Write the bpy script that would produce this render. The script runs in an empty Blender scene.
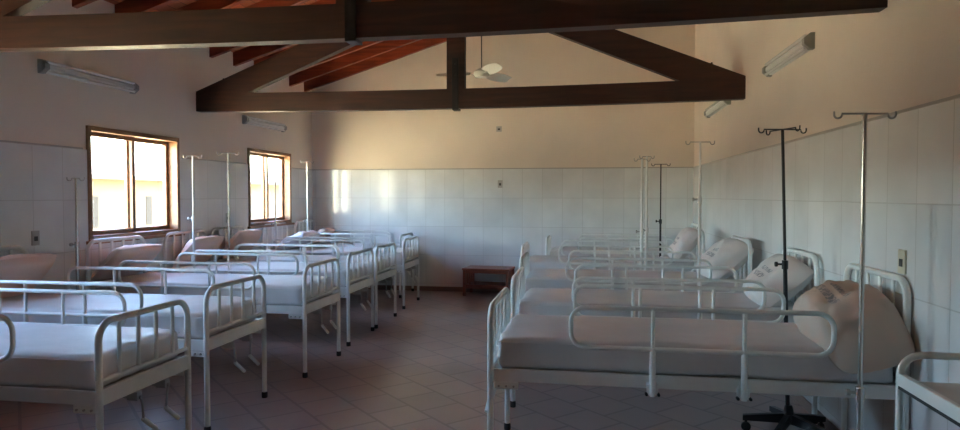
import bpy, bmesh, math, random
from mathutils import Vector, Matrix, noise

random.seed(7)
C = bpy.context.scene.collection
PI = math.pi
R = math.radians

# ------------------------------------------------------------------ room measures (metres, camera foot at the origin, z up)
XL, XR, YB, YF = -4.49, 1.56, 10.13, -2.2
RAF0, SLOPE, RAFH = 3.19, 0.31, 0.17            # rafter underside at left wall, roof slope, rafter height
TILE = 1.945                                    # top of the tiled wainscot
def deck(x): return RAF0 + RAFH + SLOPE * (x - XL)

# ------------------------------------------------------------------ materials
def new_mat(name):
    m = bpy.data.materials.new(name); m.use_nodes = True
    nt = m.node_tree
    return m, nt, nt.nodes['Principled BSDF']

def N(nt, kind, **kw):
    n = nt.nodes.new(kind)
    for k, v in kw.items(): setattr(n, k, v)
    return n

def obj_coord(nt, scale=(1, 1, 1), rot=(0, 0, 0), loc=(0, 0, 0)):
    tc = N(nt, 'ShaderNodeTexCoord'); mp = N(nt, 'ShaderNodeMapping')
    mp.inputs['Scale'].default_value = scale; mp.inputs['Rotation'].default_value = rot
    mp.inputs['Location'].default_value = loc
    nt.links.new(tc.outputs['Object'], mp.inputs['Vector'])
    return mp.outputs['Vector']

def add_bump(nt, b, height, strength, dist=0.01):
    bp = N(nt, 'ShaderNodeBump'); bp.inputs['Strength'].default_value = strength
    bp.inputs['Distance'].default_value = dist
    nt.links.new(height, bp.inputs['Height']); nt.links.new(bp.outputs['Normal'], b.inputs['Normal'])

def mat_plain(name, col, rough=0.5, metal=0.0, var=0.08, scale=6.0, bump=0.0, bscale=40.0, spec=0.5):
    m, nt, b = new_mat(name)
    v = obj_coord(nt)
    n = N(nt, 'ShaderNodeTexNoise'); n.inputs['Scale'].default_value = scale; n.inputs['Detail'].default_value = 4
    nt.links.new(v, n.inputs['Vector'])
    cr = N(nt, 'ShaderNodeValToRGB')
    lo = [max(0, c * (1 - var)) for c in col]; hi = [min(1, c * (1 + var)) for c in col]
    cr.color_ramp.elements[0].color = (*lo, 1); cr.color_ramp.elements[1].color = (*hi, 1)
    cr.color_ramp.elements[0].position = 0.3; cr.color_ramp.elements[1].position = 0.7
    nt.links.new(n.outputs['Fac'], cr.inputs['Fac']); nt.links.new(cr.outputs['Color'], b.inputs['Base Color'])
    b.inputs['Roughness'].default_value = rough; b.inputs['Metallic'].default_value = metal
    b.inputs['Specular IOR Level'].default_value = spec
    if bump:
        n2 = N(nt, 'ShaderNodeTexNoise'); n2.inputs['Scale'].default_value = bscale; n2.inputs['Detail'].default_value = 5
        nt.links.new(v, n2.inputs['Vector']); add_bump(nt, b, n2.outputs['Fac'], bump)
    return m

def mat_wood(name, dark, light, scale=(1, 12, 12), rough=0.45, bump=0.15):
    m, nt, b = new_mat(name)
    v = obj_coord(nt, scale)
    n = N(nt, 'ShaderNodeTexNoise'); n.inputs['Scale'].default_value = 1.6; n.inputs['Detail'].default_value = 6
    n.inputs['Distortion'].default_value = 0.7
    nt.links.new(v, n.inputs['Vector'])
    cr = N(nt, 'ShaderNodeValToRGB')
    cr.color_ramp.elements[0].color = (*dark, 1); cr.color_ramp.elements[1].color = (*light, 1)
    cr.color_ramp.elements[0].position = 0.32; cr.color_ramp.elements[1].position = 0.7
    nt.links.new(n.outputs['Fac'], cr.inputs['Fac']); nt.links.new(cr.outputs['Color'], b.inputs['Base Color'])
    b.inputs['Roughness'].default_value = rough
    add_bump(nt, b, n.outputs['Fac'], bump, 0.004)
    return m

def mat_tile(name, axis, col, grout, bw, bh, off, rough, mortar=0.004, rot=0.0, bump=0.4, offset=0.0, var=0.04, wav=0.03, spec=0.5):
    # axis: which object axes carry the pattern: 'xz', 'yz' or 'xy'
    m, nt, b = new_mat(name)
    tc = N(nt, 'ShaderNodeTexCoord'); sep = N(nt, 'ShaderNodeSeparateXYZ'); com = N(nt, 'ShaderNodeCombineXYZ')
    nt.links.new(tc.outputs['Object'], sep.inputs[0])
    nt.links.new(sep.outputs['XYZ'.index(axis[0].upper())], com.inputs[0])
    nt.links.new(sep.outputs['XYZ'.index(axis[1].upper())], com.inputs[1])
    mp = N(nt, 'ShaderNodeMapping'); mp.inputs['Location'].default_value = (off[0], off[1], 0)
    mp.inputs['Rotation'].default_value = (0, 0, rot)
    nt.links.new(com.outputs[0], mp.inputs['Vector'])
    br = N(nt, 'ShaderNodeTexBrick'); br.offset = offset; br.squash = 1.0
    br.inputs['Scale'].default_value = 1.0; br.inputs['Brick Width'].default_value = bw
    br.inputs['Row Height'].default_value = bh; br.inputs['Mortar Size'].default_value = mortar
    br.inputs['Mortar Smooth'].default_value = 0.3; br.inputs['Bias'].default_value = 0.0
    br.inputs['Color1'].default_value = (*[c * (1 - var) for c in col], 1)
    br.inputs['Color2'].default_value = (*[min(1, c * (1 + var)) for c in col], 1)
    br.inputs['Mortar'].default_value = (*grout, 1)
    nt.links.new(mp.outputs[0], br.inputs['Vector'])
    # faint wear over the tiles
    n = N(nt, 'ShaderNodeTexNoise'); n.inputs['Scale'].default_value = 2.2; n.inputs['Detail'].default_value = 6
    nt.links.new(mp.outputs[0], n.inputs['Vector'])
    mr = N(nt, 'ShaderNodeMapRange'); mr.inputs[1].default_value = 0.3; mr.inputs[2].default_value = 0.75
    mr.inputs[3].default_value = 0.90; mr.inputs[4].default_value = 1.05
    nt.links.new(n.outputs['Fac'], mr.inputs[0])
    mx = N(nt, 'ShaderNodeMix', data_type='RGBA', blend_type='MULTIPLY'); mx.inputs[0].default_value = 1.0
    nt.links.new(br.outputs['Color'], mx.inputs[6]); nt.links.new(mr.outputs[0], mx.inputs[7])
    nt.links.new(mx.outputs[2], b.inputs['Base Color'])
    b.inputs['Roughness'].default_value = rough; b.inputs['Specular IOR Level'].default_value = spec
    # joints sink, glaze is a little wavy
    n2 = N(nt, 'ShaderNodeTexNoise'); n2.inputs['Scale'].default_value = 5.0; n2.inputs['Detail'].default_value = 1
    nt.links.new(mp.outputs[0], n2.inputs['Vector'])
    ma = N(nt, 'ShaderNodeMath', operation='MULTIPLY_ADD'); ma.inputs[1].default_value = -1.0
    ml = N(nt, 'ShaderNodeMath', operation='MULTIPLY'); ml.inputs[1].default_value = wav * 10
    nt.links.new(n2.outputs['Fac'], ml.inputs[0])
    nt.links.new(br.outputs['Fac'], ma.inputs[0]); nt.links.new(ml.outputs[0], ma.inputs[2])
    add_bump(nt, b, ma.outputs[0], bump, 0.004)
    return m

def mat_pillow(name, col, stamp=False):
    m, nt, b = new_mat(name)
    v = obj_coord(nt)
    n = N(nt, 'ShaderNodeTexNoise'); n.inputs['Scale'].default_value = 7; n.inputs['Detail'].default_value = 6
    n.inputs['Distortion'].default_value = 0.6
    nt.links.new(v, n.inputs['Vector'])
    cr = N(nt, 'ShaderNodeValToRGB')
    cr.color_ramp.elements[0].color = (*[c * .9 for c in col], 1); cr.color_ramp.elements[1].color = (*col, 1)
    nt.links.new(n.outputs['Fac'], cr.inputs['Fac'])
    out = cr.outputs['Color']
    if stamp:
        # two rows of worn grey printing across the upper face of the pillow case
        sep = N(nt, 'ShaderNodeSeparateXYZ'); nt.links.new(v, sep.inputs[0])
        def band(sock, c, h):
            s = N(nt, 'ShaderNodeMath', operation='SUBTRACT'); s.inputs[1].default_value = c; nt.links.new(sock, s.inputs[0])
            a = N(nt, 'ShaderNodeMath', operation='ABSOLUTE'); nt.links.new(s.outputs[0], a.inputs[0])
            l = N(nt, 'ShaderNodeMath', operation='LESS_THAN'); l.inputs[1].default_value = h; nt.links.new(a.outputs[0], l.inputs[0])
            return l.outputs[0]
        def mul(a, c):
            q = N(nt, 'ShaderNodeMath', operation='MULTIPLY'); nt.links.new(a, q.inputs[0]); nt.links.new(c, q.inputs[1]); return q.outputs[0]
        def add(a, c):
            q = N(nt, 'ShaderNodeMath', operation='MAXIMUM'); nt.links.new(a, q.inputs[0]); nt.links.new(c, q.inputs[1]); return q.outputs[0]
        r1 = mul(band(sep.outputs[0], -0.05, 0.022), band(sep.outputs[1], 0.02, 0.13))
        r2 = mul(band(sep.outputs[0], 0.015, 0.016), band(sep.outputs[1], -0.02, 0.09))
        top = N(nt, 'ShaderNodeMath', operation='GREATER_THAN'); top.inputs[1].default_value = 0.02
        nt.links.new(sep.outputs[2], top.inputs[0])
        msk = mul(add(r1, r2), top.outputs[0])
        w = N(nt, 'ShaderNodeTexWave'); w.bands_direction = 'Y'; w.inputs['Scale'].default_value = 13; w.inputs['Distortion'].default_value = 9
        w.inputs['Detail'].default_value = 3; w.inputs['Detail Scale'].default_value = 3
        nt.links.new(v, w.inputs['Vector'])
        g = N(nt, 'ShaderNodeMath', operation='GREATER_THAN'); g.inputs[1].default_value = 0.3; nt.links.new(w.outputs['Fac'], g.inputs[0])
        msk = mul(msk, g.outputs[0])
        sc = N(nt, 'ShaderNodeMath', operation='MULTIPLY'); sc.inputs[1].default_value = 0.7; nt.links.new(msk, sc.inputs[0])
        mx = N(nt, 'ShaderNodeMix', data_type='RGBA'); mx.inputs[7].default_value = (0.13, 0.14, 0.16, 1)
        nt.links.new(sc.outputs[0], mx.inputs[0]); nt.links.new(out, mx.inputs[6]); out = mx.outputs[2]
    nt.links.new(out, b.inputs['Base Color']); b.inputs['Roughness'].default_value = 0.6
    add_bump(nt, b, n.outputs['Fac'], 0.5, 0.012)
    return m

def mat_glass(name):
    m = bpy.data.materials.new(name); m.use_nodes = True; nt = m.node_tree; nt.nodes.clear()
    o = N(nt, 'ShaderNodeOutputMaterial'); t = N(nt, 'ShaderNodeBsdfTransparent'); g = N(nt, 'ShaderNodeBsdfGlossy')
    t.inputs['Color'].default_value = (0.96, 0.98, 0.97, 1); g.inputs['Roughness'].default_value = 0.02
    lw = N(nt, 'ShaderNodeLayerWeight'); lw.inputs['Blend'].default_value = 0.5
    pw = N(nt, 'ShaderNodeMath', operation='POWER'); pw.inputs[1].default_value = 4.0; nt.links.new(lw.outputs['Facing'], pw.inputs[0])
    f = N(nt, 'ShaderNodeMath', operation='MULTIPLY_ADD'); f.inputs[1].default_value = 0.45; f.inputs[2].default_value = 0.025
    nt.links.new(pw.outputs[0], f.inputs[0])
    mx = N(nt, 'ShaderNodeMixShader'); nt.links.new(f.outputs[0], mx.inputs[0])
    nt.links.new(t.outputs[0], mx.inputs[1]); nt.links.new(g.outputs[0], mx.inputs[2]); nt.links.new(mx.outputs[0], o.inputs[0])
    return m

M = {}
M['plaster'] = mat_plain('plaster_cream', (0.77, 0.68, 0.58), 0.85, var=0.04, scale=1.5, bump=0.12, bscale=60)
M['tile_x'] = mat_tile('glazed_tile_side', 'yz', (0.76, 0.77, 0.76), (0.62, 0.62, 0.60), 0.31, 0.455, (0.0, -TILE), 0.10, 0.0035)
M['tile_b'] = mat_tile('glazed_tile_back', 'xz', (0.76, 0.77, 0.76), (0.62, 0.62, 0.60), 0.31, 0.455, (0.08, -TILE), 0.10, 0.0035)
M['floor'] = mat_tile('ceramic_floor_tile', 'xy', (0.38, 0.285, 0.25), (0.26, 0.20, 0.18), 0.33, 0.33, (0, 0), 0.30, 0.012, rot=R(45), bump=0.15, var=0.05, offset=0.5)
M['skirt'] = mat_plain('skirting_tile', (0.24, 0.16, 0.13), 0.35, var=0.1)
M['beam'] = mat_wood('dark_beam_wood', (0.022, 0.007, 0.0045), (0.058, 0.018, 0.010), (1.2, 14, 14), 0.55)
M['rafter'] = mat_wood('red_rafter_wood', (0.16, 0.030, 0.014), (0.36, 0.075, 0.030), (1.2, 14, 14), 0.4)
M['deck'] = mat_tile('roof_boards', 'yx', (0.50, 0.14, 0.06), (0.16, 0.04, 0.02), 2.4, 0.12, (0, 0), 0.6, 0.004, var=0.25, offset=0.5)
M['win_wood'] = mat_wood('window_wood', (0.20, 0.095, 0.045), (0.32, 0.165, 0.08), (10, 3, 10), 0.4)
M['cab_wood'] = mat_wood('red_brown_wood', (0.15, 0.040, 0.022), (0.28, 0.075, 0.038), (3, 14, 14), 0.35)
M['paint'] = mat_plain('bed_white_enamel', (0.77, 0.79, 0.76), 0.30, var=0.05, scale=9)
M['sheet'] = mat_plain('mattress_cover', (0.66, 0.645, 0.64), 0.55, var=0.05, scale=5, bump=0.35, bscale=9)
M['pil_tan'] = mat_pillow('pillow_tan', (0.76, 0.57, 0.48))
M['pil_grey'] = mat_pillow('pillow_stamped', (0.70, 0.64, 0.60), True)
M['pil_big'] = mat_pillow('pillow_big_stamped', (0.56, 0.43, 0.34), True)
M['pil_white'] = mat_pillow('pillow_white', (0.74, 0.70, 0.72))
M['steel'] = mat_plain('crank_steel', (0.42, 0.41, 0.38), 0.35, 0.6, var=0.15)
M['chrome'] = mat_plain('pole_chrome', (0.62, 0.60, 0.56), 0.22, 0.85, var=0.05)
M['polew'] = mat_plain('pole_white', (0.72, 0.72, 0.69), 0.3, var=0.04)
M['black'] = mat_plain('black_enamel', (0.012, 0.012, 0.014), 0.35, var=0.1)
M['rubber'] = mat_plain('rubber_black', (0.015, 0.014, 0.014), 0.7, var=0.1)
M['lampbody'] = mat_plain('lamp_grey_metal', (0.66, 0.67, 0.64), 0.4, var=0.04)
M['lampend'] = mat_plain('lamp_end_grey', (0.30, 0.30, 0.27), 0.5, var=0.05)
M['tubeglass'] = mat_plain('lamp_tube_unlit', (0.80, 0.80, 0.78), 0.25, var=0.02)
M['fan'] = mat_plain('fan_white', (0.74, 0.73, 0.64), 0.35, var=0.03)
M['plate'] = mat_plain('outlet_ivory', (0.60, 0.54, 0.40), 0.4, var=0.03)
M['platew'] = mat_plain('outlet_grey', (0.45, 0.43, 0.40), 0.4, var=0.03)
M['hole'] = mat_plain('socket_dark', (0.06, 0.05, 0.045), 0.5, var=0.05)
M['glass'] = mat_glass('window_glass')
M['strap'] = mat_plain('iron_strap', (0.012, 0.011, 0.011), 0.5, 0.3, var=0.2)
M['ground'] = mat_plain('dry_ground', (0.48, 0.41, 0.26), 0.95, var=0.2, scale=1.2, spec=0.1)
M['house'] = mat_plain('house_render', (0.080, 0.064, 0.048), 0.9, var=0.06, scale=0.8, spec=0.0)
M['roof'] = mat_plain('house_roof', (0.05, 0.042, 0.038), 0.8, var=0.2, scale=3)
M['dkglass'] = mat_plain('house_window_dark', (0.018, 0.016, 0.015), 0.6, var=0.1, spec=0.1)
M['shelfm'] = mat_plain('trolley_steel', (0.56, 0.56, 0.54), 0.35, 0.2, var=0.06)

# ------------------------------------------------------------------ mesh helpers
class MB:
    def __init__(s): s.bm = bmesh.new()
    def box(s, x0, x1, y0, y1, z0, z1, bev=0.0, mtx=None, seg=2):
        r = bmesh.ops.create_cube(s.bm, size=1.0); vs = r['verts']
        for v in vs:
            v.co = Vector(((x0 + x1) / 2 + v.co.x * (x1 - x0), (y0 + y1) / 2 + v.co.y * (y1 - y0), (z0 + z1) / 2 + v.co.z * (z1 - z0)))
        if bev:
            es = list({e for v in vs for e in v.link_edges})
            rr = bmesh.ops.bevel(s.bm, geom=es, offset=bev, segments=seg, profile=0.5, affect='EDGES')
            vs = list({v for f in rr['faces'] for v in f.verts} | {v for v in vs if v.is_valid})
        if mtx is not None: bmesh.ops.transform(s.bm, matrix=mtx, verts=vs)
        return s
    def prism(s, poly, axis, a, b):
        # poly: 2-D points; axis 'x': points are (y,z); 'y': (x,z); 'z': (x,y)
        def P(p, t): return {'x': (t, p[0], p[1]), 'y': (p[0], t, p[1]), 'z': (p[0], p[1], t)}[axis]
        A = [s.bm.verts.new(P(p, a)) for p in poly]; B = [s.bm.verts.new(P(p, b)) for p in poly]
        n = len(poly)
        s.bm.faces.new(A); s.bm.faces.new(B[::-1])
        for i in range(n): s.bm.faces.new([A[i], B[i], B[(i + 1) % n], A[(i + 1) % n]])
        return s
    def tube(s, pts, r, seg=10, closed=False, cap=True, radii=None):
        pts = [Vector(p) for p in pts]; n = len(pts); rings = []
        def tan(i):
            if closed: return (pts[(i + 1) % n] - pts[i - 1]).normalized()
            a = pts[max(0, i - 1)]; b = pts[min(n - 1, i + 1)]
            return (b - a).normalized()
        t = tan(0); up = Vector((0, 0, 1)) if abs(t.z) < 0.9 else Vector((1, 0, 0))
        u = t.cross(up).normalized()
        for i in range(n):
            t = tan(i); u = (u - t * u.dot(t)).normalized(); w = t.cross(u)
            rr = radii[i] if radii else r
            rings.append([s.bm.verts.new(pts[i] + (u * math.cos(2 * PI * k / seg) + w * math.sin(2 * PI * k / seg)) * rr) for k in range(seg)])
        m = n if closed else n - 1
        for i in range(m):
            a = rings[i]; b = rings[(i + 1) % n]
            for k in range(seg): s.bm.faces.new([a[k], a[(k + 1) % seg], b[(k + 1) % seg], b[k]])
        if cap and not closed:
            s.bm.faces.new(rings[0][::-1]); s.bm.faces.new(rings[-1])
        return s
    def lathe(s, prof, cx=0, cy=0, seg=20, axis='z'):
        rings = []
        for r, z in prof:
            rings.append([s.bm.verts.new((cx + max(r, 1e-4) * math.cos(2 * PI * k / seg), cy + max(r, 1e-4) * math.sin(2 * PI * k / seg), z)) for k in range(seg)])
        for i in range(len(rings) - 1):
            for k in range(seg): s.bm.faces.new([rings[i][k], rings[i][(k + 1) % seg], rings[i + 1][(k + 1) % seg], rings[i + 1][k]])
        s.bm.faces.new(rings[0][::-1]); s.bm.faces.new(rings[-1])
        return s
    def build(s, name, mat, parent=None, smooth=False, loc=None):
        bmesh.ops.recalc_face_normals(s.bm, faces=s.bm.faces)
        me = bpy.data.meshes.new(name)
        s.bm.to_mesh(me); s.bm.free()
        if smooth:
            for p in me.polygons: p.use_smooth = True
            me.set_sharp_from_angle(angle=R(40))
        me.materials.append(mat)
        o = bpy.data.objects.new(name, me); C.objects.link(o)
        if parent is not None: o.parent = parent
        if loc: o.location = loc
        return o

def fillet(pts, rad, n=6):
    pts = [Vector(p) for p in pts]; out = [pts[0]]
    for i in range(1, len(pts) - 1):
        a, b, c = pts[i - 1], pts[i], pts[i + 1]
        r = rad[i - 1] if isinstance(rad, (list, tuple)) else rad
        d1 = (a - b).normalized(); d2 = (c - b).normalized()
        ang = d1.angle(d2); t = r / math.tan(ang / 2)
        cen = b + (d1 + d2).normalized() * (r / math.sin(ang / 2))
        p1 = b + d1 * t; p2 = b + d2 * t
        v1 = p1 - cen; v2 = p2 - cen; tot = v1.angle(v2); ax = v1.cross(v2).normalized()
        for k in range(n + 1): out.append(cen + Matrix.Rotation(tot * k / n, 3, ax) @ v1)
    out.append(pts[-1]); return out

def fillet_loop(pts, r, n=6):
    pts = [Vector(p) for p in pts]; m = len(pts); out = []
    for i in range(m):
        seg = fillet([pts[i - 1], pts[i], pts[(i + 1) % m]], r, n)
        out += seg[1:-1]
    return out

def tag(o, label=None, cat=None, group=None, kind=None):
    if label: o['label'] = label
    if cat: o['category'] = cat
    if group: o['group'] = group
    if kind: o['kind'] = kind
    return o

def empty(name, loc=(0, 0, 0), rz=0):
    o = bpy.data.objects.new(name, None); C.objects.link(o)
    o.location = loc; o.rotation_euler = (0, 0, rz); o.empty_display_size = 0.1
    return o

def copy_tree(o, parent=None):
    c = o.copy(); C.objects.link(c)
    if parent is not None: c.parent = parent
    for ch in list(o.children): copy_tree(ch, c)
    return c

def structure(o): o['kind'] = 'structure'; return o

# ------------------------------------------------------------------ the room
def wall_grid(ys, zs, holes, x0, x1, top=None):
    """boxes of a wall in the y-z plane around rectangular holes (y0,y1,z0,z1)"""
    mb = MB()
    ycuts = sorted({ys[0], ys[1]} | {h[0] for h in holes} | {h[1] for h in holes})
    for a, b in zip(ycuts[:-1], ycuts[1:]):
        mid = (a + b) / 2
        hs = [h for h in holes if h[0] < mid < h[1]]
        z = zs[0]
        for h in sorted(hs, key=lambda h: h[2]):
            if h[2] > z: mb.box(x0, x1, a, b, z, min(h[2], zs[1]))
            z = h[3]
        if z < zs[1]: mb.box(x0, x1, a, b, z, zs[1])
    return mb

WINS = [(5.24, 6.58), (8.07, 9.33), (2.35, 3.65)]
WZ0, WZ1 = 1.115, 2.165
holes = [(a, b, WZ0, WZ1) for a, b in WINS]
wt = 0.16
structure(wall_grid((YF, YB), (0, deck(XL)), holes, XL - wt, XL).build('wall_left', M['plaster']))
structure(MB().box(XR, XR + wt, YF, YB, 0, deck(XR)).build('wall_right', M['plaster']))
structure(MB().prism([(XL - wt, 0), (XR + wt, 0), (XR + wt, deck(XR + wt)), (XL - wt, deck(XL - wt))], 'y', YB, YB + wt).build('wall_back', M['plaster']))
fw = MB().prism([(XL - wt, 0), (XR + wt, 0), (XR + wt, deck(XR + wt)), (XL - wt, deck(XL - wt))], 'y', YF - wt, YF)
structure(fw.build('wall_front', M['plaster']))
structure(MB().box(XL - wt, XR + wt, YF - wt, YB + wt, -0.12, 0).build('floor', M['floor']))
# tiled wainscots, 10 mm proud of the plaster, with a thin grey cap strip
TT = 0.010
structure(wall_grid((YF, YB), (0.0, TILE), holes, XL, XL + TT).build('trim_1', M['tile_x']))
structure(MB().box(XR - TT, XR, YF, YB, 0.0, TILE).build('trim_2', M['tile_x']))
structure(MB().box(XL + TT, XR - TT, YB - TT, YB, 0.0, TILE).build('trim_3', M['tile_b']))
cap = mat_plain('wainscot_cap', (0.44, 0.41, 0.37), 0.5, var=0.06)
structure(wall_grid((YF, YB), (TILE, TILE + 0.014), [(a - .05, b + .05, 0, 3) for a, b in WINS], XL, XL + 0.013).build('trim_4', cap))
structure(MB().box(XR - 0.013, XR, YF, YB, TILE, TILE + 0.014).build('trim_5', cap))
structure(MB().box(XL + .013, XR - .013, YB - 0.013, YB, TILE, TILE + 0.014).build('trim_6', cap))
structure(MB().box(XL + TT, XR - TT, YB - TT - 0.012, YB - TT, 0, 0.075, 0.003).build('baseboard_back', M['skirt']))
structure(MB().box(XL + TT, XL + TT + 0.012, YF, YB - TT - .012, 0, 0.075, 0.003).build('baseboard_left', M['skirt']))
structure(MB().box(XR - TT - 0.012, XR - TT, YF, YB - TT - .012, 0, 0.075, 0.003).build('baseboard_right', M['skirt']))

# roof boards and the rafters under them
x0, x1 = XL - 0.9, XR + 0.7
ceil = structure(MB().prism([(x0, deck(x0)), (x1, deck(x1)), (x1, deck(x1) + 0.06), (x0, deck(x0) + 0.06)], 'y', YF - .5, YB + .5).build('ceiling', M['deck']))
y = 9.88
while y > YF:
    rb = MB().prism([(XL - .0, deck(XL) - RAFH), (XR, deck(XR) - RAFH), (XR, deck(XR)), (XL, deck(XL))], 'y', y - 0.03, y + 0.03)
    rb.build('rafter', M['rafter'], ceil)
    y -= 0.527

# windows: timber lining, two sliding sashes, glass, sill
def window(n, ya, yb):
    root = structure(empty('window_%d' % n, (XL - wt / 2, (ya + yb) / 2, WZ0)))
    w = (yb - ya) / 2; h = WZ1 - WZ0; t = 0.045
    xa, xb = -wt / 2, wt / 2 + 0.022
    f = MB()
    f.box(xa, xb, -w, -w + t, 0, h, .004); f.box(xa, xb, w - t, w, 0, h, .004)
    f.box(xa, xb, -w + t, w - t, h - t, h, .004); f.box(xa, xb, -w + t, w - t, 0, t, .004)
    structure(f.build('window_frame', M['win_wood'], root))
    s = MB().box(wt / 2 - .01, wt / 2 + .055, -w - .03, w + .03, -.03, 0.0, .005)
    structure(s.build('window_sill', M['win_wood'], root))
    for k, (a, b, xo) in enumerate(((-w + t, 0.03, 0.005), (-0.03, w - t, -0.04))):
        q = MB(); st = 0.042
        q.box(xo, xo + .034, a, a + st, t, h - t, .003); q.box(xo, xo + .034, b - st, b, t, h - t, .003)
        q.box(xo, xo + .034, a + st, b - st, t, t + st, .003); q.box(xo, xo + .034, a + st, b - st, h - t - st, h - t, .003)
        so = structure(q.build('sash', M['win_wood'], root))
        structure(MB().box(xo + .014, xo + .019, a + st - .003, b - st + .003, t + st - .003, h - t - st + .003).build('pane', M['glass'], so))
    structure(MB().box(.036, .06, -w + t + .008, -w + t + .03, h * .42, h * .42 + .07, .004).build('latch', M['hole'], root))
for i, (a, b) in enumerate(WINS): window(i + 1, a, b)

# ------------------------------------------------------------------ roof trusses
def truss(y, sag, label, up=0):
    root = empty('roof_truss', (0, y, up))
    tag(root, label, 'roof truss', 'timber trusses under the roof')
    T = 0.05; zb, zt = 2.505, 2.715; xm = -1.42
    def sg(x): return -sag * (1 - ((x - (XL + XR) / 2) / ((XR - XL) / 2)) ** 2)
    n = 16; xs = [XL + (XR - XL) * i / n for i in range(n + 1)]
    b = MB().prism([(x, zb + sg(x)) for x in xs] + [(x, zt + sg(x)) for x in reversed(xs)], 'y', -T, T)
    b.build('tie_beam', M['beam'], root)
    apex = 3.89
    for s, e in ((1, XL), (-1, XR)):
        th = 0.25; k = (apex - zt - .02) / abs(xm - e)
        p = [(e, zt - .006), (e + s * .62, zt - .006 + sg(e + s * .62)), (xm - s * 0.1, apex - th), (xm - s * .1, apex), (e, zt + 0.02)]
        MB().prism(p, 'y', -T + .004, T - .004).build('top_chord', M['beam'], root)
        MB().tube([(e + s * .32, 0, zt + .1), (e + s * .32, 0, zt + .02 + k * .32 + .03)], .009, 8).build('bolt', M['strap'], root)
    MB().box(xm - .1, xm + .1, -T + .008, T - .008, zt + sg(xm) - .004, apex + .02, .004).build('king_post', M['beam'], root)
    st = MB(); zz = zb + sg(xm)
    st.box(xm - .035, xm + .035, -T - .012, -T, zz - .02, zt + .30, .002)
    st.box(xm - .035, xm + .035, T, T + .012, zz - .02, zt + .30, .002)
    st.box(xm - .035, xm + .035, -T, T, zz - .02, zz - .001, .002)
    so = st.build('iron_strap', M['strap'], root)
    for z in (zt + .12, zt + .24):
        MB().tube([(xm, -T - .022, z), (xm, -T - .010, z)], .012, 8).build('bolt', M['strap'], so)
truss(3.83, 0.045, 'dark timber roof truss nearest the camera, its beam crossing the whole upper picture', .022)
truss(6.98, 0.03, 'dark timber roof truss halfway down the ward, its sloping chords in view')

# ------------------------------------------------------------------ beds
def rounded_block(lx, ly, lz, r, cuts, amp, seed, puff=0.0):
    bm = bmesh.new(); bmesh.ops.create_cube(bm, size=2.0)
    bmesh.ops.subdivide_edges(bm, edges=bm.edges[:], cuts=cuts, use_grid_fill=True)
    hx, hy, hz = lx / 2, ly / 2, lz / 2
    for v in bm.verts:
        p = v.co
        f = lambda t: math.sin(t * PI / 2) * 0.65 + 0.35 * t
        p = Vector((f(p.x) * hx, f(p.y) * hy, f(p.z) * hz))
        q = Vector((max(-hx + r, min(hx - r, p.x)), max(-hy + r, min(hy - r, p.y)), max(-hz + r, min(hz - r, p.z))))
        d = p - q
        if d.length > 1e-6: p = q + d.normalized() * r
        k = noise.fractal(Vector((p.x * 3.2 + seed, p.y * 4.5, p.z * 6)), 1.0, 2.0, 4)
        e = max(0, 1 - abs(p.x + hx) / 0.30)                     # rumpled tuck at the foot end
        k2 = noise.noise(Vector((p.x * 13 + seed, p.y * 11 + p.z * 8, 3.1)))
        nrm = d.normalized() if d.length > 1e-6 else Vector((0, 0, 1))
        p += nrm * (amp * k + amp * 1.6 * e * k2)
        if p.z > 0: p.z += puff * (1 - (p.x / hx) ** 4) * (1 - (p.y / hy) ** 4)
        v.co = p
    return bm

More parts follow.
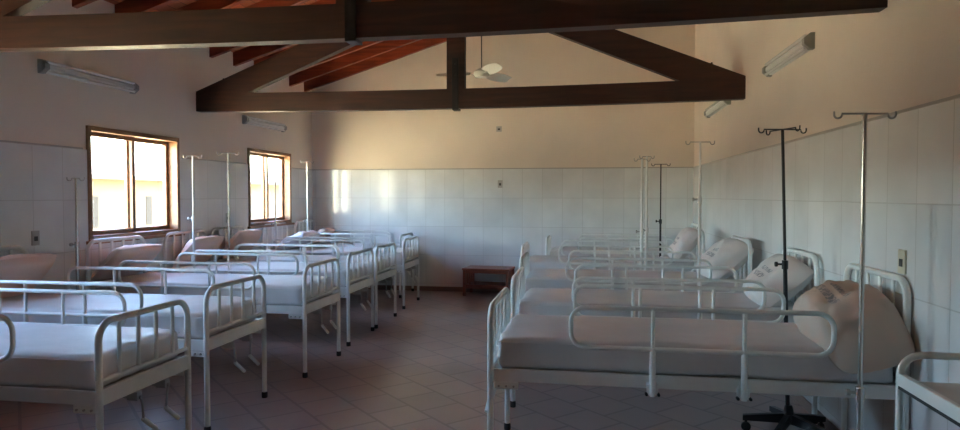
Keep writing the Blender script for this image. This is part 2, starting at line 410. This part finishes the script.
def make_bed(L, W, HF=0.93, HH=1.12):
    root = empty('hospital_bed')
    P = M['paint']; tr = 0.0175; hw = W / 2
    def end(name, x, H, wide):
        path = fillet([(x, -hw, 0.03), (x, -hw, H), (x, hw, H), (x, hw, 0.03)], 0.095, 7)
        e = MB().tube(path, tr, 12).build(name, P, root, True)
        for s in (-1, 1):
            MB().lathe([(0.020, 0.0), (0.022, 0.006), (0.022, 0.036), (0.018, 0.045)], x, s * hw, 12).build('rubber_foot', M['rubber'], e, True)
        MB().tube([(x, -hw, 0.65), (x, hw, 0.65)], 0.0125, 10).build('crossbar', P, e, True)
        for k in range(4):
            yy = -hw + W * (k + 1) / 5
            if wide: b = MB().box(x - .006, x + .006, yy - .014, yy + .014, 0.65, H - .005, .003)
            else: b = MB().tube([(x, yy, 0.65), (x, yy, H)], 0.0115, 10)
            b.build('spindle', P, e, True)
        return e
    end('footboard', -L / 2, HF, False); end('headboard', L / 2, HH, True)
    # bed frame: angle-iron beams, end plates and the sprung base under the mattress
    for s in (-1, 1):
        b = MB(); yo = s * (hw - 0.012)
        b.box(-L / 2, L / 2, yo - .010, yo + .010, 0.498, 0.566, .003)
        b.box(-L / 2, L / 2, min(yo, yo - s * .05), max(yo, yo - s * .05), 0.498, 0.506, .002)
        b.build('side_beam', P, root)
        q = MB().box(-L / 2 + .02, -L / 2 + .15, yo - .008, yo + .006, 0.455, 0.50, .008)
        qo = q.build('corner_bracket', P, root)
        for dx in (.045, .085, .125):
            MB().tube([(-L / 2 + dx, yo + s * .004, .474), (-L / 2 + dx, yo + s * .014, .474)], .006, 8).build('bolt', M['steel'], qo)
    for x in (-L / 2, L / 2):
        MB().box(x - .012, x + .012, -hw, hw, 0.498, 0.578, .003).build('end_plate', P, root)
    MB().box(-L / 2 + .015, L / 2 - .015, -hw + .03, hw - .03, 0.545, 0.566, .003).build('bed_base', M['steel'], root)
    bm = rounded_block(L - 0.075, W - 0.035, 0.165, 0.030, 28, 0.0065, 1.3, 0.006)
    m = MB(); m.bm.free(); m.bm = bm
    mo = m.build('mattress', M['sheet'], root, True); mo.location = (0.0, 0, 0.566 + 0.0825)
    for s in (-1, 1):
        pp = MB(); z = 0.0825 - .024; a, b2 = (L - .075) / 2 - .004, (W - .035) / 2 - .0
        pp.tube([(-a, s * b2, z), (a, s * b2, z)], .004, 6)
        pp.build('piping', M['sheet'], mo, True)
    # fold-down side rails
    xa, xb = -L / 2 + .43, -L / 2 + 1.70
    if L < 1.9: xa, xb = -L / 2 + .38, -L / 2 + 1.38
    for s in (-1, 1):
        yo = s * (hw + 0.038)
        loop = fillet_loop([(xa, yo, .745), (xb, yo, .745), (xb, yo, .952), (xa, yo, .952)], 0.075, 6)
        r = MB().tube(loop, 0.0125, 10, closed=True).build('side_rail', P, root, True)
        for x in (xa + (xb - xa) * .325, xa + (xb - xa) * .675):
            p = MB().tube([(x, yo, .505), (x, yo, .74), (x, yo, .75), (x, yo, .952)], 0, 10, radii=[.0155, .0155, .0105, .0105])
            po = p.build('rail_post', P, r, True)
            k = MB().box(x - .028, x + .028, min(yo, yo - s * .04), max(yo, yo - s * .04) , .508, .565, .004)
            k.build('rail_clamp', P, r)
            for dx in (-.03, .03):
                MB().tube([(x + dx, yo - .012, .514), (x + dx, yo + .012, .514)], .008, 8).build('bolt', M['rubber'], r)
    # two winding cranks under the foot end
    for yy, sw in ((-W * .17, .05), (W * .15, -.06)):
        x = -L / 2
        c = MB().box(x - .03, x + .03, yy - .022, yy + .022, .455, .500, .004)
        c.tube([(x + .06, yy, .470), (x - .040, yy, .470)], .010, 10)
        co = c.build('crank', M['steel'], root, True)
        MB().tube([(x - .034, yy, .478), (x - .034, yy + sw * .25, .425), (x - .034, yy + sw * .4, .345)], .0065, 8).build('crank_arm', M['steel'], co, True)
        MB().tube([(x - .036, yy + sw * .4 + .01, .355), (x - .05, yy + sw * .4 - .085, .270)], .0125, 10).build('crank_handle', P, co, True)
    for o in root.children:                                      # height of the frame, base, mattress and cranks above the floor
        if o.name.split('.')[0] in ('side_beam', 'corner_bracket', 'end_plate', 'bed_base', 'mattress', 'crank'): o.location.z += 0.034
    return root

W = 0.75
protoR = make_bed(2.04, W)
RIGHT = [  # near side y, foot x
    (3.43, -0.513, 'white hospital bed nearest the camera in the right row, with a big tan pillow'),
    (4.64, -0.53, 'second white hospital bed from the camera in the right row, behind the black drip stand'),
    (6.06, -0.62, 'third white hospital bed in the right row, behind the tall white drip stand'),
    (7.60, -0.76, 'fourth white hospital bed from the camera in the right row, jutting furthest into the aisle'),
    (9.02, -0.56, 'farthest white hospital bed of the right row, beside the back wall')]
for i, (yn, xf, lab) in enumerate(RIGHT):
    o = protoR if i == 0 else copy_tree(protoR)
    o.location = (xf + 1.02, yn + W / 2, 0); o.rotation_euler = (0, 0, 0)
    tag(o, lab, 'bed', 'beds along the right wall')
LEFT = [
    (2.66, -2.265, 'white hospital bed nearest the camera in the left row, cut off by the picture edge'),
    (3.80, -2.40, 'second white hospital bed from the camera in the left row'),
    (5.11, -2.33, 'third white hospital bed in the left row, its head under the nearer window'),
    (6.26, -2.385, 'fourth white hospital bed in the left row, its foot just in front of the fifth'),
    (7.15, -2.39, 'fifth white hospital bed in the left row, pushed close to the fourth'),
    (8.43, -2.43, 'sixth white hospital bed in the left row, its head under the farther window')]
for yn, xf, lab in LEFT:
    o = copy_tree(protoR)
    o.location = (xf - 1.03, yn + W / 2, 0); o.rotation_euler = (0, 0, PI)
    if yn < 3: o.scale = (1, .92, 1); o.location.y = 3.055
    tag(o, lab, 'bed', 'beds along the left wall')
short = make_bed(1.66, 0.70)
short.location = (-2.76 - .83, 9.345 + .35, 0); short.rotation_euler = (0, 0, PI)
tag(short, 'farthest white bed of the left row, a shorter one set in the back corner', 'bed', 'beds along the left wall')

# ------------------------------------------------------------------ pillows
def make_pillow(w, l, t, seed, mat, wr=0.011, droop=0.0, cor=0.10):
    """w across the bed's length (x), l across its width (y), t thickness"""
    nu, nv = 26, 34; mb = MB(); bm = mb.bm; top = {}; bot = {}
    for i in range(nu + 1):
        for j in range(nv + 1):
            u = -1 + 2 * i / nu; v = -1 + 2 * j / nv
            pin = 1 - 0.04 * (1 - u * u) * v * v - cor * u * u * v * v; pin2 = 1 - 0.05 * (1 - v * v) * u * u - cor * u * u * v * v
            x = u * w / 2 * pin2; yy = v * l / 2 * pin
            h = max(0.0, (1 - u ** 4) * (1 - v ** 4)) ** 0.55
            edge = 1 - h
            wn = noise.fractal(Vector((x * 6 + seed, yy * 6, seed)), 0.9, 2.0, 4)
            rad = math.sin(math.atan2(yy, x) * 9 + seed) * 0.5 + 0.5 * noise.noise(Vector((x * 20, yy * 20, seed)))
            dz = wr * wn * (0.4 + h) + wr * 0.8 * rad * h * edge * 2
            border = i in (0, nu) or j in (0, nv)
            zt = t / 2 * h + (dz if not border else 0); zb = -t / 2 * h * 0.85
            dr = -droop * max(0, -v - .1) ** 1.6; zt += dr; zb += dr
            top[i, j] = bm.verts.new((x, yy, zt))
            bot[i, j] = top[i, j] if border else bm.verts.new((x, yy, zb))
    for i in range(nu):
        for j in range(nv):
            bm.faces.new([top[i, j], top[i + 1, j], top[i + 1, j + 1], top[i, j + 1]])
            f = [bot[i, j], bot[i, j + 1], bot[i + 1, j + 1], bot[i + 1, j]]
            if len(set(f)) == 4:
                try: bm.faces.new(f)
                except ValueError: pass
    return mb.build('pillow', mat, None, True)

def put_pillow(o, x, y, z0, tilt, rz, roll, label, group):
    o.location = (x, y, z0 + .028); o.rotation_euler = (R(roll), R(tilt), R(rz))
    tag(o, label, 'pillow', group)
GR, GL = 'pillows on the right row of beds', 'pillows on the left row of beds'
put_pillow(make_pillow(.44, .72, .31, 2.2, M['pil_big'], .028, .16, .2), 1.335, 3.66, .850, -17, 0, 0, 'big tan pillow with worn grey printing on the nearest right bed', GR)
put_pillow(make_pillow(.46, .66, .22, 5.1, M['pil_grey'], .018, .06), 1.34, 5.0, .885, -42, -3, 0, 'pale pillow with grey printing behind the black drip stand', GR)
put_pillow(make_pillow(.50, .66, .22, 8.4, M['pil_grey'], .016, .05), 1.25, 6.41, .905, -42, 5, 0, 'pale pillow leaning on the headboard of the third right bed', GR)
put_pillow(make_pillow(.48, .62, .21, 3.7, M['pil_grey'], .015, .03), 1.12, 7.97, .925, -52, -2, 0, 'pale pillow stood upright on the fourth right bed, behind the white drip pole', GR)
# left row: head is at -x, so the tilt is mirrored
put_pillow(make_pillow(.48, .64, .17, 1.9, M['pil_tan']), -4.24, 4.17, .885, 46, 180, 0, 'pink tan pillow at the left picture edge, on the second left bed', GL)
put_pillow(make_pillow(.46, .64, .17, 6.6, M['pil_tan']), -4.25, 5.45, .880, 42, 180, 0, 'tan pillow lying below the nearer window', GL)
put_pillow(make_pillow(.46, .60, .16, 7.7, M['pil_tan']), -4.28, 6.63, .875, 48, 180, 0, 'tan pillow on the fourth left bed, just right of the nearer window', GL)
put_pillow(make_pillow(.46, .60, .16, 4.4, M['pil_tan']), -4.27, 7.53, .890, 52, 180, 0, 'tan pillow stood upright on the fifth left bed, left of the farther window', GL)
put_pillow(make_pillow(.48, .64, .18, 9.3, M['pil_white']), -4.10, 8.80, .855, 22, 180, 0, 'whitish pillow lying below the farther window', GL)
put_pillow(make_pillow(.40, .54, .14, 2.9, M['pil_tan']), -4.16, 9.68, .860, 30, 180, 0, 'tan pillow on the short bed in the back corner', GL)

# ------------------------------------------------------------------ drip stands
def hook_bar(hw, z, ang):
    c, s = math.cos(ang), math.sin(ang)
    def P(t, dz): return (t * c, t * s, z + dz)
    mb = MB(); pts = []
    for e in (-1, 1):
        arc = [P(e * (hw + .018 * (1 - math.cos(a)) - .0), -.004 - .018 * math.sin(a) - .0) for a in [PI * k / 8 for k in range(9)]]
        arc.append(P(e * (hw + .036), .010)); arc[0] = P(e * hw, 0)
        pts = (list(reversed(arc)) + pts) if e == -1 else pts + arc
    return mb.tube(pts, .0045, 7)

def stand(name, x, y, top, mat, label, low=1.15, hooks=(0,), hw=.10, base='tripod', lean=0, rz=0, rl=.0125, ru=.0085, group='drip stands between the beds'):
    root = empty(name, (x, y, 0), rz); tag(root, label, 'drip stand', group)
    if base == 'star':
        b = MB()
        for k in range(5):
            a = 2 * PI * k / 5 + .42
            mt = Matrix.Rotation(a, 4, 'Z')
            b.prism([(0.0, .085), (.27, .072), (.27, .105), (0.0, .15)], 'y', -.017, .017)
            bmesh.ops.transform(b.bm, matrix=mt, verts=b.bm.verts[-8:])
        b.lathe([(.034, .085), (.036, .13), (.024, .19), (.018, .20)], seg=14)
        bo = b.build('star_base', mat, root)
        for k in range(5):
            a = 2 * PI * k / 5 + .42; cx, cy = .25 * math.cos(a), .25 * math.sin(a)
            w = MB()
            mt = Matrix.Translation((cx, cy, .03)) @ Matrix.Rotation(a + 1.2 + k, 4, 'Z') @ Matrix.Rotation(PI / 2, 4, 'X')
            w.lathe([(.012, -.014), (.028, -.013), (.030, -.006), (.030, .006), (.028, .013), (.012, .014)], seg=16)
            bmesh.ops.transform(w.bm, matrix=mt, verts=w.bm.verts[:])
            w.tube([(cx, cy, .025), (cx, cy, .085)], .009, 8)
            w.build('caster', M['rubber'], bo, True)
        z0 = .12
    else:
        b = MB()
        for k in range(4):
            a = PI / 2 * k + PI / 4
            b.tube([(0, 0, .065), (.10 * math.cos(a), .10 * math.sin(a), .045), (.19 * math.cos(a), .19 * math.sin(a), .02)], .011, 8)
        b.lathe([(.02, .04), (.022, .10), (.015, .115)], seg=12)
        bo = b.build('base', mat, root, True)
        for k in range(4):
            a = PI / 2 * k + PI / 4
            MB().lathe([(.014, 0), (.016, .008), (.012, .03)], .19 * math.cos(a), .19 * math.sin(a), 10).build('rubber_foot', M['rubber'], bo, True)
        z0 = .06
    def L(z): return lean * (z / top)
    MB().tube([(L(z0), 0, z0), (L(low), 0, low)], rl, 12).build('pole', mat, root, True)
    MB().tube([(L(low - .02), 0, low - .02), (L(top), 0, top)], ru, 10).build('extension_rod', mat, root, True)
    cl = MB().tube([(L(low), 0, low - .035), (L(low), 0, low + .02)], rl + .006, 12)
    co = cl.build('height_clamp', mat, root, True)
    MB().tube([(L(low) - .012, 0, low - .005), (L(low) - .05, 0, low - .005)], .007, 8).tube([(L(low) - .045, 0, low - .005), (L(low) - .06, 0, low - .005)], .016, 8).build('knob', M['rubber'] if mat is M['black'] else M['steel'], co, True)
    for a in hooks:
        h = hook_bar(hw, top, a - rz).build('hook_bar', M['steel'] if mat is not M['black'] else M['black'], root, True)
        h.location = (L(top), 0, 0)
    return root

stand('drip_stand', 1.25, 3.24, 1.905, M['chrome'], 'bright metal drip stand with a two-hook bar in front of the nearest right bed', low=.62, hooks=(R(9),), hw=.105, rl=.014, ru=.0105)
stand('drip_stand', 1.265, 4.36, 1.945, M['black'], 'black drip stand on a five-wheel star base between the first two right beds', low=1.10, hooks=(R(14), R(-68)), hw=.12, base='star', lean=-.06, rl=.0135, ru=.0095)
stand('drip_stand', .94, 5.78, 1.985, M['polew'], 'white drip stand with a two-hook bar between the second and third right beds', hooks=(R(8),), hw=.085, low=1.5)
stand('drip_stand', .565, 7.10, 1.915, M['polew'], 'left one of the two white drip stands close together behind the third right bed', hooks=(R(12),), hw=.05, rl=.016, ru=.013)
stand('drip_stand', .64, 7.40, 1.960, M['polew'], 'right one of the two white drip stands close together behind the third right bed', hooks=(R(20),), hw=.05, rz=.8, rl=.016, ru=.013)
stand('drip_stand', .93, 8.71, 1.935, M['black'], 'thin black drip stand far back between the fourth and fifth right beds', hooks=(R(0),), hw=.08, low=1.2)
stand('drip_stand', -4.25, 4.84, 1.675, M['chrome'], 'shortest left drip stand, just left of the nearer window', hooks=(R(20),), hw=.03, low=1.12)
stand('drip_stand', -3.97, 6.06, 1.930, M['polew'], 'white drip stand with a small hook bar right of the nearer window', hooks=(R(30),), hw=.05, low=1.3)
stand('drip_stand', -4.18, 7.075, 2.030, M['chrome'], 'thin grey drip stand against the wall between the two windows', hooks=(R(30),), hw=.08, rl=.009, ru=.007, rz=.75)
stand('drip_stand', -4.14, 8.16, 1.750, M['polew'], 'thin drip stand standing against the bright farther window', hooks=(R(30),), hw=.03, rl=.01, ru=.008)
stand('drip_stand', -4.17, 9.24, 2.040, M['polew'], 'white drip stand in the far left corner, right of the farther window', hooks=(R(30),), hw=.06, rz=.78)

# ------------------------------------------------------------------ trolley at the right edge
t = empty('trolley', (1.29, 2.06, 0)); tag(t, 'white tubular trolley with a raised end bar at the right picture edge', 'trolley')
tw, tl = .23, .36
for s, nm in ((1, 'end_frame'), (-1, 'end_frame')):
    p = fillet([(-tw, s * tl, .09), (-tw, s * tl, .985), (tw, s * tl, .985), (tw, s * tl, .09)], .07, 7)
    e = MB().tube(p, .0125, 12).build(nm, M['paint'], t, True)
    for x in (-tw, tw):
        w = MB().lathe([(.012, -.014), (.034, -.012), (.037, 0), (.034, .012), (.012, .014)], seg=16)
        bmesh.ops.transform(w.bm, matrix=Matrix.Translation((x, s * tl, .037)) @ Matrix.Rotation(PI / 2, 4, 'X'), verts=w.bm.verts[:])
        w.tube([(x, s * tl, .05), (x, s * tl, .10)], .010, 8)
        w.build('caster', M['rubber'], e, True)
for z, nm in ((.895, 'top_shelf'), (.32, 'lower_shelf')):
    sh = MB().box(-tw + .012, tw - .012, -tl, tl, z - .012, z, .003).build(nm, M['shelfm'], t)
    for s in (-1, 1):
        MB().box(s * tw - .011, s * tw + .011, -tl, tl, z - .016, z + .028, .004).build('shelf_edge', M['paint'], sh)
        MB().box(s * tw - .009, s * tw + .009, -tl, tl, z - .028, z - .016, .002).build('shadow_gap_strip', M['rubber'], sh)  # black strip standing in for the shadow gap under the shelf edge

# ------------------------------------------------------------------ low wooden table at the back wall
t = empty('low_table', (-1.50, 9.865, 0), R(-6)); tag(t, 'low red-brown wooden table with slatted ends against the back wall', 'table')
a, d, h = .335, .21, .425
MB().box(-a - .03, a + .03, -d - .02, d + .02, h - .03, h, .006).build('table_top', M['cab_wood'], t)
for sx in (-1, 1):
    for sy in (-1, 1):
        MB().box(sx * a - .022, sx * a + .022, sy * (d - .02) - .022, sy * (d - .02) + .022, 0, h - .03, .003).build('leg', M['cab_wood'], t)
    e = MB().box(sx * a - .012, sx * a + .012, -d + .04, d - .04, .12, .17, .003).build('end_rail', M['cab_wood'], t)
    for yy in (-.09, 0, .09):
        MB().box(sx * a - .008, sx * a + .008, yy - .022, yy + .022, .17, h - .03, .002).build('end_slat', M['cab_wood'], t)
for sx in (-.25, -.19):
    MB().box(sx - .014, sx + .014, -d + .012, -d + .030, .17, h - .03, .002).build('front_slat', M['cab_wood'], t)
for sy in (-1, 1):
    MB().box(-a + .02, a - .02, sy * (d - .02) - .010, sy * (d - .02) + .010, h - .075, h - .03, .002).build('apron', M['cab_wood'], t)
    MB().box(-a + .02, a - .02, sy * (d - .02) - .012, sy * (d - .02) + .012, .115, .175, .003).build('stretcher', M['cab_wood'], t)
MB().box(-a + .02, a - .02, -d + .03, d - .03, .15, .168, .002).build('lower_shelf', M['cab_wood'], t)

# ------------------------------------------------------------------ fluorescent wall lamps (off)
def lamp(x, ya, yb, z, s, label):
    root = empty('wall_lamp', (x, (ya + yb) / 2, z)); tag(root, label, 'lamp', 'unlit tube lamps high on the side walls')
    L = (yb - ya) / 2
    prof = [(0, -.048), (0, .048), (s * .02, .048), (s * .055, .014), (s * .055, -.014), (s * .02, -.048)]
    MB().prism(prof, 'y', -L + .05, L - .05).build('housing', M['lampbody'], root)
    for e in (-1, 1):
        pr = [(0, -.058), (0, .058), (s * .03, .056), (s * .072, .02), (s * .072, -.02), (s * .03, -.056)]
        ec = MB().prism(pr, 'y', e * L, e * (L - .05)).build('end_cap', M['lampend'], root)
    for zz in (.041, -.041):
        MB().tube([(s * .050, -L + .045, zz), (s * .050, L - .045, zz)], .013, 12).build('lamp_tube', M['tubeglass'], root, True)
lamp(XL, 4.73, 5.87, 2.60, 1, 'grey twin-tube lamp on the left wall above the nearer window')
lamp(XL, 7.95, 9.10, 2.53, 1, 'twin-tube lamp on the left wall above the farther window')
lamp(XR, 4.90, 6.02, 2.615, -1, 'grey twin-tube lamp on the right wall in front of the far truss')
lamp(XR, 7.6, 8.9, 2.60, -1, 'twin-tube lamp on the right wall behind the far truss, near the corner')

# ------------------------------------------------------------------ ceiling fans
def fan(x, y, z, rot, label):
    root = empty('ceiling_fan', (x, y, z)); tag(root, label, 'ceiling fan', 'white ceiling fans hanging from the roof')
    top = deck(x) - z
    MB().tube([(0, 0, .06), (0, 0, top - .005)], .008, 10).build('down_rod', M['hole'], root, True)
    MB().lathe([(.02, top - .10), (.055, top - .07), (.06, top - .015)], seg=16).build('canopy', M['fan'], root, True)
    MB().lathe([(.03, -.055), (.085, -.045), (.105, -.01), (.10, .03), (.06, .055), (.02, .075)], seg=24).build('motor', M['fan'], root, True)
    for k in range(3):
        a = rot + 2 * PI * k / 3
        m = MB()
        n = 10; rows = []
        for i in range(n + 1):
            r = .15 + .46 * i / n; wd = .066 + .022 * math.sin(PI * min(1, i / n * 1.1))
            if i == n: wd *= .8
            pitch = -.45
            rows.append([(r, c * wd * math.cos(pitch), c * wd * math.sin(pitch) + .010 * (1 - c * c) + off, ) for off in (0, .006) for c in ((-1, -.5, 0, .5, 1) if off == 0 else (1, .5, 0, -.5, -1))])
        vr = [[m.bm.verts.new(p) for p in rw] for rw in rows]
        for i in range(n):
            for j in range(10): m.bm.faces.new([vr[i][j], vr[i][(j + 1) % 10], vr[i + 1][(j + 1) % 10], vr[i + 1][j]])
        m.bm.faces.new(vr[0]); m.bm.faces.new(vr[-1][::-1])
        bmesh.ops.transform(m.bm, matrix=Matrix.Rotation(a, 4, 'Z'), verts=m.bm.verts[:])
        bl = m.build('blade', M['fan'], root, True)
        br = MB().box(.08, .20, -.02, .02, -.006, .0, .002)
        bmesh.ops.transform(br.bm, matrix=Matrix.Rotation(a, 4, 'Z'), verts=br.bm.verts[:])
        br.build('blade_arm', M['fan'], bl)
fan(-1.40, 8.55, 3.14, R(60), 'white three-blade ceiling fan beyond the far truss')
fan(-1.30, 5.40, 3.17, R(20), 'white ceiling fan at the top picture edge above the near beam')

# ------------------------------------------------------------------ outlets
def outlet(name, loc, ax, col, label, w=.075, h=.12, cat='outlet', holes=True):
    root = empty(name, loc); tag(root, label, cat)
    d = {'l': (1, 0), 'r': (-1, 0), 'b': (0, -1)}[ax]
    def bx(mb, u0, u1, z0, z1, t0, t1, bev):
        if ax == 'b': mb.box(u0, u1, -t1, -t0, z0, z1, bev)
        else: mb.box(min(d[0] * t0, d[0] * t1), max(d[0] * t0, d[0] * t1), u0, u1, z0, z1, bev)
        return mb
    p = bx(MB(), -w / 2, w / 2, -h / 2, h / 2, 0, .010, .003).build('face_plate', M[col], root)
    if holes: bx(MB(), -w * .22, w * .22, -h * .2, h * .12, .009, .014, .002).build('socket', M['hole'], p)
outlet('wall_outlet', (XR - TT, 3.53, 1.20), 'r', 'plate', 'ivory outlet on the right wall just above the nearest right headboard')
outlet('wall_outlet', (XL + TT, 4.66, 1.18), 'l', 'platew', 'grey outlet on the left wall to the left of the nearer window')
outlet('wall_outlet', (XL + TT, 7.55, 1.25), 'l', 'platew', 'grey outlet on the left wall between the two windows')
outlet('wall_outlet', (-1.36, YB - TT, 1.71), 'b', 'platew', 'small grey outlet high on the tiled back wall')
outlet('junction_box', (-1.38, YB, 2.57), 'b', 'platew', 'small dark junction box on the cream plaster of the back wall', .085, .085, 'junction box')

# ------------------------------------------------------------------ outside: ground and the neighbouring house
structure(MB().box(-60, 60, -50, 60, -.45, -.25).build('ground', M['ground']))
h = empty('house', (-15.5, 17.0, -.25)); tag(h, 'pale peach house seen through the left windows', 'house')
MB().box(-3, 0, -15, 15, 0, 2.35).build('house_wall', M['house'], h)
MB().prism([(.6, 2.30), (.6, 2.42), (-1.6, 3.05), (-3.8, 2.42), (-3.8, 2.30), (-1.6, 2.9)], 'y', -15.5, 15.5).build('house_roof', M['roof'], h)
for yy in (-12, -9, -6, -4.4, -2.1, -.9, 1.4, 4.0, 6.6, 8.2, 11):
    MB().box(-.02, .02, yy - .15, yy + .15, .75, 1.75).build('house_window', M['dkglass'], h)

# ------------------------------------------------------------------ light: sky, sun, portals in the openings
sc = bpy.context.scene
w = bpy.data.worlds.new('World'); sc.world = w; w.use_nodes = True
nt = w.node_tree; bg = nt.nodes['Background']
sky = nt.nodes.new('ShaderNodeTexSky'); sky.sky_type = 'NISHITA'; sky.sun_disc = False
sky.sun_elevation = R(48); sky.sun_rotation = R(100); sky.air_density = 1.0; sky.dust_density = 0.6; sky.ozone_density = 1.0
nt.links.new(sky.outputs[0], bg.inputs[0]); bg.inputs[1].default_value = 0.35
sun = bpy.data.lights.new('sun', 'SUN'); sun.energy = 13.0; sun.angle = R(.6); sun.color = (1, .93, .82)
so = bpy.data.objects.new('sun', sun); C.objects.link(so)
so.rotation_euler = Vector((.02, .70, -.80)).to_track_quat('-Z', 'Y').to_euler()
def portal(loc, rot, sx, sy):
    l = bpy.data.lights.new('portal', 'AREA'); l.shape = 'RECTANGLE'; l.size = sx; l.size_y = sy
    l.cycles.is_portal = True
    o = bpy.data.objects.new('portal', l); C.objects.link(o); o.location = loc; o.rotation_euler = rot
for a, b in WINS: portal((XL - wt - .02, (a + b) / 2, (WZ0 + WZ1) / 2), (0, -PI / 2, 0), WZ1 - WZ0, b - a)

# ------------------------------------------------------------------ camera and film
cam = bpy.data.cameras.new('camera'); cam.sensor_width = 36; cam.lens = 36 * 650 / 960; cam.clip_start = .05
co = bpy.data.objects.new('camera', cam); C.objects.link(co)
co.location = (0, 0, 1.53); co.rotation_euler = (R(90 - 1.72), 0, R(9.43))
sc.camera = co
sc.view_settings.view_transform = 'Standard'; sc.view_settings.look = 'None'
sc.view_settings.exposure = 4.3; sc.view_settings.gamma = 1; sc.view_settings.use_curve_mapping = False
cy = sc.cycles
cy.use_denoising = True; cy.use_adaptive_sampling = False; cy.max_bounces = 14; cy.diffuse_bounces = 8; cy.glossy_bounces = 5; cy.transparent_max_bounces = 12
cy.sample_clamp_indirect = 8.0; cy.caustics_reflective = False; cy.caustics_refractive = False
